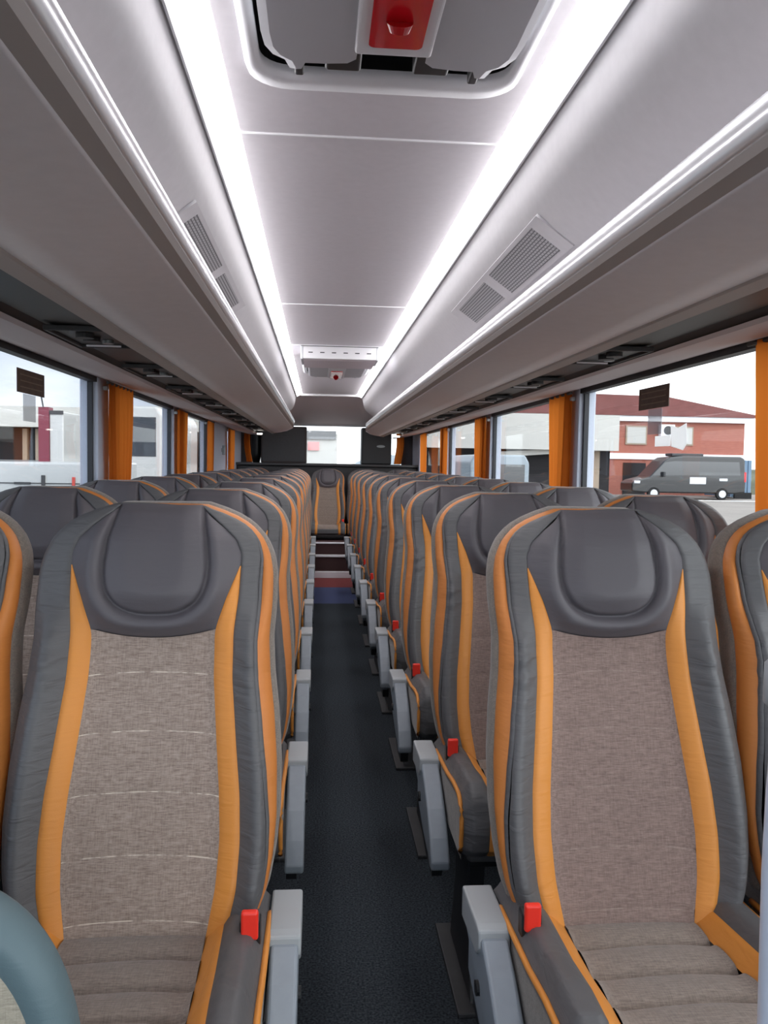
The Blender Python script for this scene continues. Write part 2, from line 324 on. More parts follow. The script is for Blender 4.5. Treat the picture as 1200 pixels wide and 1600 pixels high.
# slab pieces round the two roof hatches
pn = MB()
def slab(xa, xb, ya, yb, z=2.068): pn.box(xa, xb, ya, yb, z, z+.03)
H1 = (-.25, .255, .85, 1.80); H2 = (-.25, .27, 6.3, 7.55)
slab(-.315, .32, Y0, H1[2]); slab(-.315, H1[0], H1[2], H1[3]); slab(H1[1], .32, H1[2], H1[3])
slab(-.315, .32, H1[3], H2[2]); slab(-.315, H2[0], H2[2], H2[3]); slab(H2[1], .32, H2[2], H2[3]); slab(-.315, .32, H2[3], CE)
struct(pn.build('ceiling', 'ceil'))
struct(MB().box(-1.25, 1.25, Y0, Y1+.2, 2.2, 2.24).build('ceiling_outer_skin', 'body'))
for i, y in enumerate((2.09, 4.28, 5.75)):
    struct(MB().box(-.31, .315, y, y+.006, 2.063, 2.07).build('trim_%d' % (30+i), 'white'))
for sd in (-1, 1):
    nm = 'right' if sd > 0 else 'left'
    # shoulder from the light channel out to the wall, above the rack
    sh = [(.384, 2.075), (.3845, 2.034), (.388, 2.026), (.395, 2.005), (.402, 1.965), (.412, 1.925), (.43, 1.893), (.465, 1.862), (.51, 1.83), (.62, 1.765), (.80, 1.72), (1.16, 1.70)]
    rows = []
    o = strip('ceiling_shoulder_'+nm, sh, 'shoulder', Y0, CE, sd, smooth=True); struct(o)
    o = MB().box(*sorted((sd*.318, sd*.386)), Y0, CE, 2.10, 2.13).build('ceiling_channel_'+nm, 'ledcase'); struct(o)
    # light strip
    t = empty('light_strip', (0, 0, 0)); tag(t, 'long white ceiling light strip above the %s-hand seats' % nm, 'light strip')
    MB().grid([[(sd*x, y, z) for (x, z) in ((.376, 2.036), (.362, 2.043), (.345, 2.055), (.330, 2.074))] for y in (.2, CE-.02)]).build('diffuser', 'led', t)
    MB().grid([[(sd*x, y, z) for (x, z) in ((.326, 2.085), (.317, 2.069))] for y in (.2, CE-.02)]).build('inner_light_line', 'glow', t)
    MB().prism([(sd*.376, 2.036), (sd*.379, 2.026), (sd*.383, 2.024), (sd*.3835, 2.06), (sd*.3835, 2.09), (sd*.376, 2.09)], Y0+.02, CE-.01, 'y').build('housing', 'ledcase', t)

# luggage racks
SPOT = []
for sd in (-1, 1):
    nm = 'right' if sd > 0 else 'left'
    t = empty('luggage_rack', (0, 0, 0)); tag(t, 'grey open overhead luggage rack running along the %s-hand windows' % nm, 'luggage rack')
    yend = lambda x: (7.6 if sd < 0 else 8.1)+2.1*math.sqrt(max(0, 1-((.93-min(x, .93))/.585)**2))
    def loft(name, pts, m, sm=False, ext=0):
        ny = 40; rows = []
        for i in range(ny+1):
            row = []
            for (x, z) in pts:
                yy = Y0+(yend(x)-Y0)*i/ny
                row.append((sd*x, yy, z))
            rows.append(row)
        o = MB().grid(rows).build(name, m, t, sm)
        md = o.modifiers.new('s', 'SOLIDIFY'); md.thickness = .004; md.offset = 0
        return o
    loft('rail', [(.356, 1.668), (.349, 1.664), (.343, 1.655), (.338, 1.645), (.3365, 1.637), (.337, 1.63), (.341, 1.622), (.35, 1.617)], 'rail', True)
    loft('lip', [(.345, 1.618), (.352, 1.610), (.372, 1.603)], 'lip')
    loft('underside', [(.372, 1.603), (.377, 1.600), (.45, 1.592), (.53, 1.5885), (.60, 1.588)], 'under', True)
    loft('outer_band', [(.60, 1.588), (.605, 1.584), (.648, 1.584), (.655, 1.59)], 'lip')
    loft('rack_floor', [(.356, 1.665), (.39, 1.63), (.7, 1.64), (1.14, 1.66)], 'under')
    # service channel and header are fixed to the body
    struct(strip('ceiling_service_channel_'+nm, [(.655, 1.588), (.66, 1.612), (.84, 1.622), (.86, 1.606)], 'channel', Y0, 9.9, sd))
    struct(strip('ceiling_header_'+nm, [(.855, 1.606), (.875, 1.600), (.90, 1.603), (1.05, 1.625), (1.15, 1.648), (1.17, 1.66)], 'header', Y0, Y1, sd))
    if True:
        s2 = MB().cyl((sd*.80, 9.75, 1.585), .03, .015, 'z', 16).build('spot_lamp', 'lamp'); tag(s2, 'small bright round lamp at the rear end of the %s luggage rack' % nm, 'lamp')

# service panels (reading light and air nozzle units) in the dark channel
def service_panel(y, sd, n):
    t = empty('reading_light_panel', (sd*.755, y, 1.605)); 
    side = 'right' if sd > 0 else 'left'
    tag(t, '%s reading light panel from the camera under the %s luggage rack' % (ORD[n], side), 'light panel', 'reading light panels under the racks')
    f = MB()
    f.box(-.08, .08, -.17, -.16, -.004, .01, .002).box(-.08, .08, .16, .17, -.004, .01, .002).box(-.08, -.07, -.165, .165, -.004, .01, .002).box(.07, .08, -.165, .165, -.004, .01, .002)
    f.build('frame', 'dark', t)
    MB().box(-.07, .07, -.155, .155, .004, .012).build('recess', 'black', t)
    for yy in (-.07, .0): 
        MB().cyl((0, yy, -.001), .024, .016, 'z', 20).build('air_nozzle', 'dark', t)
    MB().box(-.05, .05, .128, .136, -.0045, .0).build('lamp_edge', 'nosing', t)
    MB().cyl((0.03, .06, .0), .016, .01, 'z', 16).build('reading_lamp', 'badge', t)
ORD = ['first', 'second', 'third', 'fourth', 'fifth', 'sixth', 'seventh', 'eighth', 'ninth', 'tenth']
for n in range(8):
    service_panel(2.42+.87*n, -1, n)
    service_panel(2.50+.87*n, 1, n)

# grilles on the shoulder
def grille(sd):
    t = empty('air_grille', (0, 0, 0)); tag(t, 'pale perforated air grille with two panels on the %s ceiling shoulder' % ('right' if sd > 0 else 'left'), 'grille')
    def P(s, y, off):   # s 0..1 across the sloping shoulder
        x = .428+(.508-.428)*s; z = 1.888+(1.8315-1.888)*s
        return (sd*(x-off*.57), y, z-off*.82)
    def plate(ya, yb, s0, s1, off, name, m):
        v = [P(s, y, o_) for o_ in (off, -.004) for (s, y) in ((s0, ya), (s1, ya), (s1, yb), (s0, yb))]
        o = obj(name, v, [(0, 1, 2, 3), (7, 6, 5, 4), (0, 4, 5, 1), (1, 5, 6, 2), (2, 6, 7, 3), (3, 7, 4, 0)], m, t)
        uvl = o.data.uv_layers.new(name='UVMap')
        for lp in o.data.loops:
            co = o.data.vertices[lp.vertex_index].co; uvl.data[lp.index].uv = (co.y, abs(co.x)*1.22)
        return o
    plate(2.08, 3.42, -.12, 1.12, .003, 'frame', 'shoulder')
    plate(2.16, 2.70, 0, .98, .0045, 'large_grille_panel', 'grille')
    plate(2.80, 3.30, .05, .95, .0045, 'small_grille_panel', 'grille')
for sd in (-1, 1): grille(sd)

# roof hatches
def rrect(x0, x1, y0, y1, r, n=6):
    p = []
    for cx, cy, a in ((x1-r, y1-r, 0), (x0+r, y1-r, 90), (x0+r, y0+r, 180), (x1-r, y0+r, 270)):
        for i in range(n+1):
            q = math.radians(a+90*i/n); p.append((cx+r*math.cos(q), cy+r*math.sin(q)))
    return p
def ring(mb, po, pi, z0, z1, z2):
    n = len(po); v = [(x, y, z0) for x, y in po]+[(x, y, z1) for x, y in pi]+[(x, y, z2) for x, y in pi]
    return mb.add(v, [(i, (i+1) % n, n+(i+1) % n, n+i) for i in range(n)]+[(n+i, n+(i+1) % n, 2*n+(i+1) % n, 2*n+i) for i in range(n)])
def hatch(cx, y0, y1, label):
    t = empty('roof_hatch', (cx, 0, 0)); tag(t, label, 'roof hatch')
    W = .25
    m = MB(); po = rrect(-W-.03, W+.03, y0-.03, y1+.10, .09); pi_ = rrect(-W+.004, W-.004, y0, y1+.0, .06); pm = rrect(-W-.024, W+.024, y0-.025, y1+.092, .085)
    ring(m, po, pm, 2.068, 2.052, 2.052); ring(m, pm, pi_, 2.052, 2.046, 2.06)
    m.build('frame', 'hatchframe', t, True)
    m = MB(); ring(m, rrect(-W, W, y0, y1+.004, .06), rrect(-W, W, y0, y1+.004, .06), 2.058, 2.15, 2.15); m.prism(rrect(-W, W, y0, y1, .06), 2.13, 2.14, 'z'); m.build('dark_well', 'black', t)
    # inner panel with two lobes and a central notch on its rear edge
    ye = y1-.145
    o = []
    half = [(0.0, ye-.055), (.066, ye-.055), (.068, ye+.00), (.085, ye+.018), (.13, ye+.024), (.168, ye+.005+.02), (.176, ye+.05), (.186, ye+.052), (.194, ye+.02), (.215, ye+.002), (.228, ye-.03), (.232, ye-.08), (.232, y0+.05), (.20, y0+.02)]
    out = [(x, y) for x, y in half]+[(-x, y) for x, y in reversed(half[1:])]
    b = MB(); n = len(out)
    inn = [(x*.93, (y-(y0+y1)/2)*.965+(y0+y1)/2-.004) for x, y in out]
    v = [(x, y, 2.045) for x, y in out]+[(x, y, 2.012) for x, y in out]+[(x, y, 2.004) for x, y in inn]
    b.add(v, [(i, (i+1) % n, n+(i+1) % n, n+i) for i in range(n)]+[(n+i, n+(i+1) % n, 2*n+(i+1) % n, 2*n+i) for i in range(n)]+[tuple(range(2*n, 3*n))])
    b.build('panel', 'hatch', t)
    MB().box(-.068, .068, y0+.06, ye-.058, 1.990, 2.006, .006).build('centre_spine', 'hatchframe', t)
    rl = MB().prism(rrect(-.046, .046, y0+.25, ye-.10, .012), 1.984, 1.99, 'z'); rl.build('red_handle_well', 'redhatch', t)
    MB().tube([(0, ye-.19, 1.982), (0, ye-.18, 1.972)], [.022, .016], 20).build('handle_knob', 'redlens', t)
    k = MB()
    k.box(-.12, -.05, ye-.01, ye+.095, 2.03, 2.075, .006).box(.05, .12, ye-.01, ye+.095, 2.03, 2.075, .006).box(-.21, .21, ye-.04, ye+.012, 2.04, 2.075, .006)
    k.box(-.178, -.16, ye, ye+.10, 2.02, 2.07, .004).box(.16, .178, ye, ye+.10, 2.02, 2.07, .004)
    k.build('hinge_bracket', 'black', t)
    return t
hatch(.007, .95, 1.72, 'grey roof hatch with a red handle at the top edge of the picture')
hatch(.02, 6.4, 7.40, 'smaller-looking far roof hatch with a red handle behind the slotted ceiling box')
# ceiling air box with six slots
t = empty('ceiling_air_box', (.02, 5.8, 2.066)); tag(t, 'pale ceiling box with six slots and dark underside in front of the far hatch', 'air box')
MB().prism([(-.0, 0), (-.02, -.09), (.0, -.098), (.45, -.098), (.5, 0)], -.25, .25, 'x').build('body', 'endgrey', t)
MB().box(-.255, .255, -.035, -.018, -.09, -.002, .004).build('front_plate', 'white', t)
MB().box(-.265, .265, -.045, .02, -.006, .004).build('top_gap', 'black', t)
for i in range(6): MB().box(-.215+i*.08, -.185+i*.08, -.0375, -.034, -.05, -.044).build('slot', 'black', t)
for xx in (-.26, .26): MB().box(xx-.008, xx+.008, -.04, .3, -.095, 0, .004).build('side_bracket', 'ledcase', t)

# rear end: sloping ceiling, wall with window
struct(MB().box(-.34, .36, CE-.03, CE+.01, 2.045, 2.075, .005).build('trim_40', 'white'))
rows = []
for i in range(13):
    q = i/12; y = CE+.01+(Y1-CE)*q
    row = []
    for j in range(25):
        x = -1.16+2.32*j/24; ax = abs(x)
        ztop = 2.062 if ax < .36 else 2.062-(ax-.36)*.52
        zb = 1.76 if ax < .55 else 1.76-(ax-.55)*.16
        zz = ztop+(zb-ztop)*(q**1.3)
        row.append((x, y, max(zz, 1.655)))
    rows.append(row)
struct(MB().grid(rows).build('ceiling_rear', 'endgrey', None, True))
bw = MB().box(-1.23, 1.23, Y1, Y1+.06, -.3, 1.25).box(-1.23, 1.23, Y1, Y1+.06, 1.75, 2.2).box(-1.23, -1.0, Y1, Y1+.06, 1.25, 1.75).box(1.0, 1.23, Y1, Y1+.06, 1.25, 1.75)
struct(bw.build('wall_back', 'wall'))
g = struct(MB().box(-1.0, 1.0, Y1+.03, Y1+.036, 1.25, 1.75).build('window_30', 'glass'))
struct(MB().box(-.62, .64, Y1-.02, Y1, 1.748, 1.775, .004).build('trim_41', 'ledcase'))
# parcel shelf behind the bench
struct(MB().box(-WX+.01, WX-.01, 10.5, Y1, 1.22, 1.252, .006).build('trim_42', 'dark'))
# front end
struct(MB().box(-1.23, 1.23, Y0-.06, Y0, -.35, .7).box(-1.23, 1.23, Y0-.06, Y0, 2.0, 2.2).build('wall_front', 'wall'))
struct(MB().box(-1.2, 1.2, Y0-.03, Y0-.024, .7, 2.0).build('window_31', 'glass'))
# rear boxes
t = empty('rear_cabinet', (-.56, 11.0, 1.252)); tag(t, 'dark brown cabinet left of the bright rear window', 'cabinet')
MB().box(-.3, .285, -.16, .18, 0, .47, .012).build('body', 'brown', t)
MB().box(-.285, .26, -.168, -.158, .02, .45, .004).build('door', 'dark', t)
t = empty('corner_duct', (-.93, 11.0, 1.252)); tag(t, 'round dark column in the rear corner beside the brown cabinet', 'duct')
MB().tube([(0, 0, 0), (0, 0, .12), (0, 0, .38), (0, 0, .56)], [.045, .07, .07, .05], 24).build('duct_body', 'black', t, True)
t = empty('black_box', (.635, 11.0, 1.252)); tag(t, 'black cabinet with a small grey badge right of the rear window', 'cabinet')
MB().box(-.195, .195, -.14, .18, 0, .475, .014).build('body', 'black', t)
MB().box(-.185, .185, -.148, -.138, .01, .465, .004).build('door', 'black', t)
v = MB(); v.prism([(.055+.055*math.cos(a*PI/12), .235+.017*math.sin(a*PI/12)) for a in range(24)], -.153, -.147, 'y').build('badge', 'badge', t)

# ------------------------------------------------------------------ curtains
def curtain(sd, y, wtop, n, where, zt=1.632, zb=.84, taper=.68):
    nz_, nu = 26, 60; rows = []
    ph = random.random()*6; k = max(3, int(wtop/.075))
    for i in range(nz_+1):
        q = i/nz_; z = zt+(zb-zt)*q
        wd = wtop*(1-(1-taper)*sst(0, .9, q)); off = wtop*(1-taper)*.25*sst(0, .9, q)
        amp = .012+.016*q
        row = []
        for j in range(nu+1):
            u = j/nu
            a = .55*amp*math.sin(2*PI*k*u+ph+.5*math.sin(3*q+ph))+.004*math.sin(5*PI*k*u*.37+2*ph)
            row.append((sd*(1.112+a), y+off+wd*u, z))
        rows.append(row)
    t = empty('window_curtain', (0, 0, 0)); tag(t, where, 'curtain', 'orange pleated curtains')
    o = MB().grid(rows).build('cloth', 'curtain', t, True)
    MB().tube([(sd*1.112, y-.02, zt-.004), (sd*1.112, y+wtop+.02, zt-.004)], .007, 8).build('curtain_rail', 'dark', t)
    MB().box(*sorted((sd*1.118, sd*1.142)), y+.005, y+.03, zt-.04, zt-.02, .005).build('hook', 'armcap', t)
curtain(1, 2.02, .285, 0, 'orange curtain cut off by the right edge of the picture')
curtain(1, 4.03, .37, 1, 'widest orange curtain at the right, left of the red brick building')
curtain(1, 6.08, .45, 2, 'second nearest whole orange curtain on the right-hand windows')
curtain(1, 8.0, .40, 3, 'third orange curtain along the right-hand windows')
curtain(1, 9.54, .55, 4, 'rearmost orange curtain on the right side wall')
curtain(-1, 4.06, .53, 0, 'widest orange curtain on the left, right of the first window')
curtain(-1, 6.02, .42, 1, 'second orange curtain along the left-hand windows')
curtain(-1, 7.6, .44, 2, 'third orange curtain on the left, before the grey latch panel')
curtain(-1, 9.32, .62, 3, 'rearmost orange curtain on the left side wall')
for xa, xb, nme in ((-1.08, -1.0, 'dark orange curtain at the left end of the rear window'), (.90, 1.0, 'dark orange curtain at the right end of the rear window')):
    rows = [[(xa+(xb-xa)*j/24+.02*math.sin(i/3)*(1 if xa > 0 else -1), 11.10+.012*math.sin(j*1.3), 1.74-.48*i/12) for j in range(25)] for i in range(13)]
    tag(MB().grid(rows).build('rear_curtain', 'curtain', None, True), nme, 'curtain', 'rear window curtains')

# ------------------------------------------------------------------ seats
Wt = smooth_tab([(.50, .172), (.53, .188), (.57, .203), (.62, .212), (.68, .217), (.76, .216), (.84, .209), (.90, .201), (.96, .197), (1.02, .201), (1.07, .201), (1.10, .196), (1.13, .182), (1.155, .158), (1.172, .128), (1.183, .098), (1.188, .078)], 160, 3)
INt = smooth_tab([(.50, .108), (.58, .122), (.65, .126), (.72, .122), (.80, .114), (.90, .105), (.975, .104), (1.03, .122), (1.085, .144)], 120, 6)
SOt = smooth_tab([(.50, .138), (.58, .156), (.65, .160), (.72, .157), (.80, .148), (.90, .138), (.975, .137), (1.03, .1435), (1.085, .146)], 120, 6)
HWt = smooth_tab([(.95, .106), (.975, .104), (1.03, .122), (1.085, .145), (1.105, .146), (1.13, .136), (1.15, .115), (1.165, .096), (1.178, .08), (1.188, .072)], 120, 4)
PWt = [(1.09, .090), (1.13, .086), (1.17, .077), (1.19, .075)]
TIP = 1.085
W = lambda z: ip(Wt, z)
IN = lambda z: ip(INt, z)
SO = lambda z: ip(SOt, z)
HW = lambda z: ip(HWt, z)
def ybase(z): return -.10+(z-.51)*.33+(.0 if z < 1.12 else ((z-1.12)/.07)**2*.028)
def relief(x, z):
    ax = abs(x); a, b, w_ = IN(min(z, 1.085)), SO(min(z, 1.085)), W(z)
    tor = 1-sst(.93, 1.05, z)
    k = sst(a*.82, b, ax)*.020+sst(b, (b+w_)/2, ax)*.022-sst((b+w_)/2+.005, w_, ax)*.026
    low = 1-.35*sst(.62, .5, z)
    torso = k*low-.004*(1-(ax/max(a, .01))**2 if ax < a else 0)
    hd = .030-.022*sst(.10, .2, ax)
    f = torso*tor+hd*(1-tor)
    # shoulder wrinkles
    if ax > b: f += .0022*math.sin(z*190+ax*40)*math.exp(-((z-.92)/.06)**2)*sst(b, b+.02, ax)*(1-sst(w_-.02, w_, ax))
    return f
def padF(x, z):
    ax = abs(x)
    if z > 1.09: return ax/ip(PWt, z)
    return ((ax/.090)**2.6+((1.09-z)/.088)**2.6)**(1/2.6)
def front(x, z, extra=0): return Vector((x, ybase(z)-relief(x, z)-extra, z))
def pil(s, p=4): return 1-abs(2*s-1)**p
def zb_head(x): return .962+.016*(abs(x)/.104)**2 if abs(x) < .104 else .978
def patch_bolster(sgn):
    rows = []; nz_ = 130
    for i in range(nz_+1):
        z = .50+(1.188-.50)*i/nz_
        a = SO(z) if z < TIP else HW(z); b = W(z)
        if sgn*FL > 0: b = max(a+.004, b-.0245*FLZ(z))
        row = []
        for j in range(17):
            s = j/16; x = a+(b-a)*s
            e = .005*(1-abs(2*s-1)**6)
            row.append(front(sgn*x, z, e))
        rows.append(row)
    return rows
def patch_stripe(sgn):
    rows = []
    for i in range(81):
        z = .505+(TIP-.505)*i/80; a, b = IN(z), SO(z)
        rows.append([front(sgn*(a+(b-a)*j/8), z, .0035*pil(j/8, 4)*min(1, (b-a)/.01)) for j in range(9)])
    return rows
def patch_center():
    rows = []
    for i in range(91):
        q = i/90; row = []
        for j in range(31):
            s = j/30*2-1
            xe = s*.108; z1 = .962+.016*s*s
            z = .505+(z1-.505)*q
            x = s*IN(z)
            seam = ((z+.4*x*x-.905)/.093) % 1; seam = min(seam, 1-seam)*.093
            e = .003*pil((s+1)/2, 8)-.0025*math.exp(-(seam/.004)**2)
            row.append(front(x, z, e))
        rows.append(row)
    return rows
def patch_head():
    rows = []; nr = 84; nc = 84
    for i in range(nr+1):
        q = i/nr; row = []
        for j in range(nc+1):
            s = j/nc*2-1
            z0 = .962+.016*s*s
            z = z0+(1.189-z0)*q; x = s*HW(z)
            F = padF(x, z); d = (F-1)*.088
            e = .012*pil((s+1)/2, 6)*min(1, (q/.1)**.5)
            e += -.011*math.exp(-(d/.0045)**2)
            if F < 1: e += .010*sst(0, .5, 1-F)
            else: e += .008*math.exp(-((d-.018)/.014)**2)
            e *= 1-.6*sst(.93, 1, q)
            row.append(front(x, z, e))
        rows.append(row)
    return rows
# outline path for the rim, side band and shell
def outline():
    p = []
    for i in range(71): z = .50+(1.188-.50)*i/70; p.append((-W(z), z))
    for i in range(1, 12): p.append((-.078+.156*i/12, 1.1885))
    q = [(-x, z) for x, z in reversed(p[:71])]
    return p+q
OUT = outline()
def nrm(i):
    a = OUT[max(i-1, 0)]; b = OUT[min(i+1, len(OUT)-1)]; dx, dz = b[0]-a[0], b[1]-a[1]; l = math.hypot(dx, dz) or 1
    return (-dz/l, dx/l)
FL = 1
def FLZ(z): return (.28+.72*(1-sst(1.05, 1.16, z)))*(.35+.65*sst(.56, .84, z))
def flare(i):
    x, z = OUT[i]
    return sst(-.05, .09, x*FL)*FLZ(z)
def rings(offs):
    # each entry: (tight side e, d, aisle side e, d)
    rows = []
    for e0, d0, e1, d1 in offs:
        row = []
        for i, (x, z) in enumerate(OUT):
            f = flare(i); e = e0+(e1-e0)*f; d = d0+(d1-d0)*f
            n = nrm(i); k = min(e, 0)*f; p = front(x+n[0]*k, z+n[1]*k)
            row.append(Vector((x+n[0]*e, p.y+d, z+n[1]*e)))
        rows.append(row)
    return rows
def back_fill(e, d):
    r = rings([(e, d, e, d)])[0]; n = len(r); rows = []
    m_ = n//2
    for k in range(m_): a, b = r[k], r[n-1-k]; rows.append([a.lerp(b, j/8)+Vector((0, .02*pil(j/8, 2), 0)) for j in range(9)])
    return rows
# cushion
def cush(x, t):
    # t 0..1 rear-top to front-under
    path = [(0, .005, .500), (.25, -.13, .508), (.45, -.25, .515), (.6, -.34, .528), (.72, -.41, .530), (.8, -.448, .512), (.86, -.462, .485), (.94, -.462, .445), (1, -.44, .425)]
    y = ip([(a, b) for a, b, c in path], t); z = ip([(a, c) for a, b, c in path], t)
    ax = abs(x); L = .042*sst(.10, .165, ax)*(1-.5*sst(.75, .95, t)); R = -.022*sst(.182, .207, ax)
    top = 1-sst(.78, .9, t)
    z += (L+R)*top; y += -(L*.35+R*.9)*(1-top)*.8
    return Vector((x, y, z))
def crease(t):
    e = 0
    for c in (.30, .44, .58): e -= .009*math.exp(-((t-c)/.012)**2)
    return e
def cpatch(fa, fb, m, n=10, cr=False, pw=.005, t0=0.0, t1=1.0):
    rows = []
    for i in range(101):
        t = t0+(t1-t0)*i/100; row = []
        for j in range(n+1):
            s = j/n; x = fa(t)+(fb(t)-fa(t))*s
            wob = .012*math.sin(x*22+1) if cr else 0
            p = cush(x, t); e = pw*pil(s, 4)
            if cr: e += crease(t+wob)+.006*abs(math.sin((t-.16)*PI/.14)) *(1 if .1 < t < .75 else 0)
            if t < .8: p.z += e
            else: p.y -= e
            row.append(p)
        rows.append(row)
    return MB().grid(rows)
ci = lambda t: .106+.018*t
co = lambda t: .136+.016*t
ed = lambda t: .207
def build_seat(side, arm, root, fab):
    # side: -1 armrest towards -x, +1 towards +x
    global FL
    FL = side
    bk = MB()
    bk.grid(patch_bolster(1)); bk.grid(patch_bolster(-1)); bk.grid(rings([(0, 0, -.0245, .001), (.003, .004, -.021, -.002), (.003, .012, -.0185, .001), (.000, .016, -.018, .005)]))
    bk.build('backrest', 'leather', root, True)
    bb = MB(); bb.grid(rings([(-.003, .050, .000, .026), (.001, .056, .005, .030), (.003, .07, .008, .048), (.000, .085, .004, .075), (-.006, .105, -.006, .105), (-.03, .118, -.03, .118)])); bb.grid(back_fill(-.03, .118)); bb.build('back_shell', 'shell', root, True)
    MB().grid(rings([(.000, .016, -.018, .005), (.0015, .022, -.012, .001), (.0015, .03, -.005, .003), (.001, .038, .000, .014), (-.003, .050, .000, .026)])).build('side_band', 'orange_side', root, True)
    for s in (-1, 1): MB().grid(patch_stripe(s)).build('back_stripe', 'orange', root, True)
    MB().grid(patch_center()).build('back_panel', fab, root, True)
    MB().grid(patch_head()).build('headrest', 'leather_smooth', root, True)
    # cushion
    c = MB(); 
    for s in (-1, 1):
        q = cpatch(lambda t: s*co(t), lambda t: s*ed(t), None, 10); c.add(q.v, q.f)
    c.box(-.19, .19, -.43, 0, .40, .45, .01)
    c.build('seat_cushion', 'leather', root, True)
    cpatch(lambda t: -ci(t), lambda t: ci(t), None, 30, True, .003, 0, .84).build('seat_panel', 'fabric_c', root, True)
    cpatch(lambda t: -ci(t), lambda t: ci(t), None, 12, False, .003, .84, 1).build('seat_front', 'leather', root, True)
    for s in (-1, 1): cpatch(lambda t: s*ci(t), lambda t: s*co(t), None, 6, False, .004).build('seat_stripe', 'orange', root, True)
    for s in (-1, 1):
        rows = []
        for i in range(51):
            t_ = .12+.88*i/50; p = cush(s*.207, t_); row = []
            for j in range(5):
                k = j/4; row.append((s*(.207-.0+.002*math.sin(k*PI)), p.y+(0 if t_ < .8 else k*.03), p.z+(.415-p.z)*k if p.z > .415 else p.z))
            rows.append(row)
        sp_ = MB().grid(rows).build('cushion_side', 'shell', root, True)
        MB().tube([Vector(cush(s*.2085, .12+.85*i/40))+Vector((s*.001, 0, 0)) for i in range(41)], .005, 8).build('piping', 'orange', sp_, True)
    # buckle
    bx = side*.185
    b = MB().box(bx-.016, bx+.016, -.175, -.145, .50, .575, .005).build('buckle', 'black', root)
    MB().box(bx-.013, bx+.013, -.181, -.168, .548, .592, .004).build('release_button', 'red', b)
    if side:
        MB().tube([(bx, -.14, .50), (bx+.0, -.05, .47)], .012, 8).build('buckle_stalk', 'black', b)
    if arm:
        xo, xi = side*.262, side*.214
        t_ = [(.005, .520), (-.09, .524), (-.145, .516), (-.20, .490), (-.26, .452), (-.315, .405), (-.348, .362), (-.345, .342), (-.318, .338), (-.25, .372), (-.17, .41), (-.10, .435), (-.03, .455), (.01, .47)]
        a = MB().prism(t_, *sorted((xo-side*.004, xi)), 'x')
        ao = a.build('armrest', 'arm', root)
        md = ao.modifiers.new('b', 'BEVEL'); md.width = .006; md.segments = 3; md.limit_method = 'ANGLE'
        cp = MB().prism([(.012, .527), (-.12, .531), (-.138, .528), (-.142, .50), (-.12, .48), (.012, .47)], *sorted((xo, xi-side*.004)), 'x').build('armrest_cap', 'armcap', ao)
        md = cp.modifiers.new('b', 'BEVEL'); md.width = .004; md.segments = 2; md.limit_method = 'ANGLE'
        MB().cyl((xo-side*.002, -.13, .43), .012, .006, 'x', 16).build('pivot_button', 'black', ao)
        MB().prism([(.02, .47), (-.10, .43), (-.20, .395), (-.26, .355), (-.28, .325), (-.25, .31), (-.12, .33), (.02, .37)], *sorted((side*.246, side*.222)), 'x').build('side_cover', 'arm', root)
        MB().prism([(-.02, .37), (-.12, .33), (-.245, .31), (-.235, .275), (-.12, .28), (.0, .32)], *sorted((side*.24, side*.215)), 'x').build('lower_cap', 'black', root)
    # frame and leg
    MB().box(-.185, .185, -.40, -.02, .375, .405, .006).build('seat_frame', 'black', root)
def base_part(side, root):
    MB().prism([(-.06, .40), (-.30, .40), (-.26, .20), (-.33, .0), (-.02, .0), (-.08, .20)], *sorted((side*.12, side*.155)), 'x').build('leg', 'dark', root)
    MB().box(*sorted((side*.09, side*.19)), -.36, .02, 0, .012, .003).build('foot_plate', 'dark', root)
    MB().tube([(-side*.18, -.20, .36), (side*.16, -.20, .36)], .02, 10).build('cross_bar', 'dark', root)

def make(side, arm, fab, legs=True):
    r = empty('coach_seat'); build_seat(side, arm, r, fab)
    if legs: base_part(side, r)
    return r
XA_L, XA_R, DX = -.395, .41, .436
P_ = {'LA': make(1, True, 'fabric_l'), 'LW': make(1, False, 'fabric_l'), 'RA': make(-1, True, 'fabric_r'), 'RW': make(-1, False, 'fabric_r')}
XS = {'LA': XA_L, 'LW': XA_L-DX-.005, 'RA': XA_R, 'RW': XA_R+DX+.005}
ROWN = ['nearest', 'second', 'third', 'fourth', 'fifth', 'sixth', 'seventh', 'eighth', 'ninth', 'tenth']
DESC = {'LA': 'grey and orange aisle seat left of the aisle', 'LW': 'grey and orange left window seat', 'RA': 'grey and orange aisle seat right of the aisle', 'RW': 'grey and orange right window seat'}
NEAR = {'LA': 'nearest aisle seat left of the aisle, pale stitched lines across its taupe fabric', 'RA': 'nearest aisle seat right of the aisle, plain taupe fabric between orange stripes', 'LW': 'nearest left window seat, cut off by the picture edge', 'RW': 'nearest right window seat, partly behind the white pole'}
for k in range(10):
    for key in ('LA', 'LW', 'RA', 'RW'):
        o = P_[key] if k == 0 else copy_tree(P_[key])
        o.location = (XS[key], 1.405+.772*k, 0)
        tag(o, NEAR[key] if k == 0 else '%s, %s row from the camera' % (DESC[key], ROWN[k]), 'seat', 'coach seats in rows')
# rear bench
BN = ['far left corner', 'left of centre', 'middle, facing down the aisle', 'right of centre', 'far right corner']
pb = make(1, False, 'fabric_c', False)
for i in range(5):
    o = pb if i == 0 else copy_tree(pb)
    o.location = (.0+(i-2)*.45, 10.2, -.005)
    tag(o, 'dark rear bench seat against the back wall, %s' % BN[i], 'seat', 'rear bench seats')
struct(MB().box(-WX+.02, WX-.02, 10.56, 10.60, .357, 1.215, .01).build('wall_behind_bench', 'dark'))

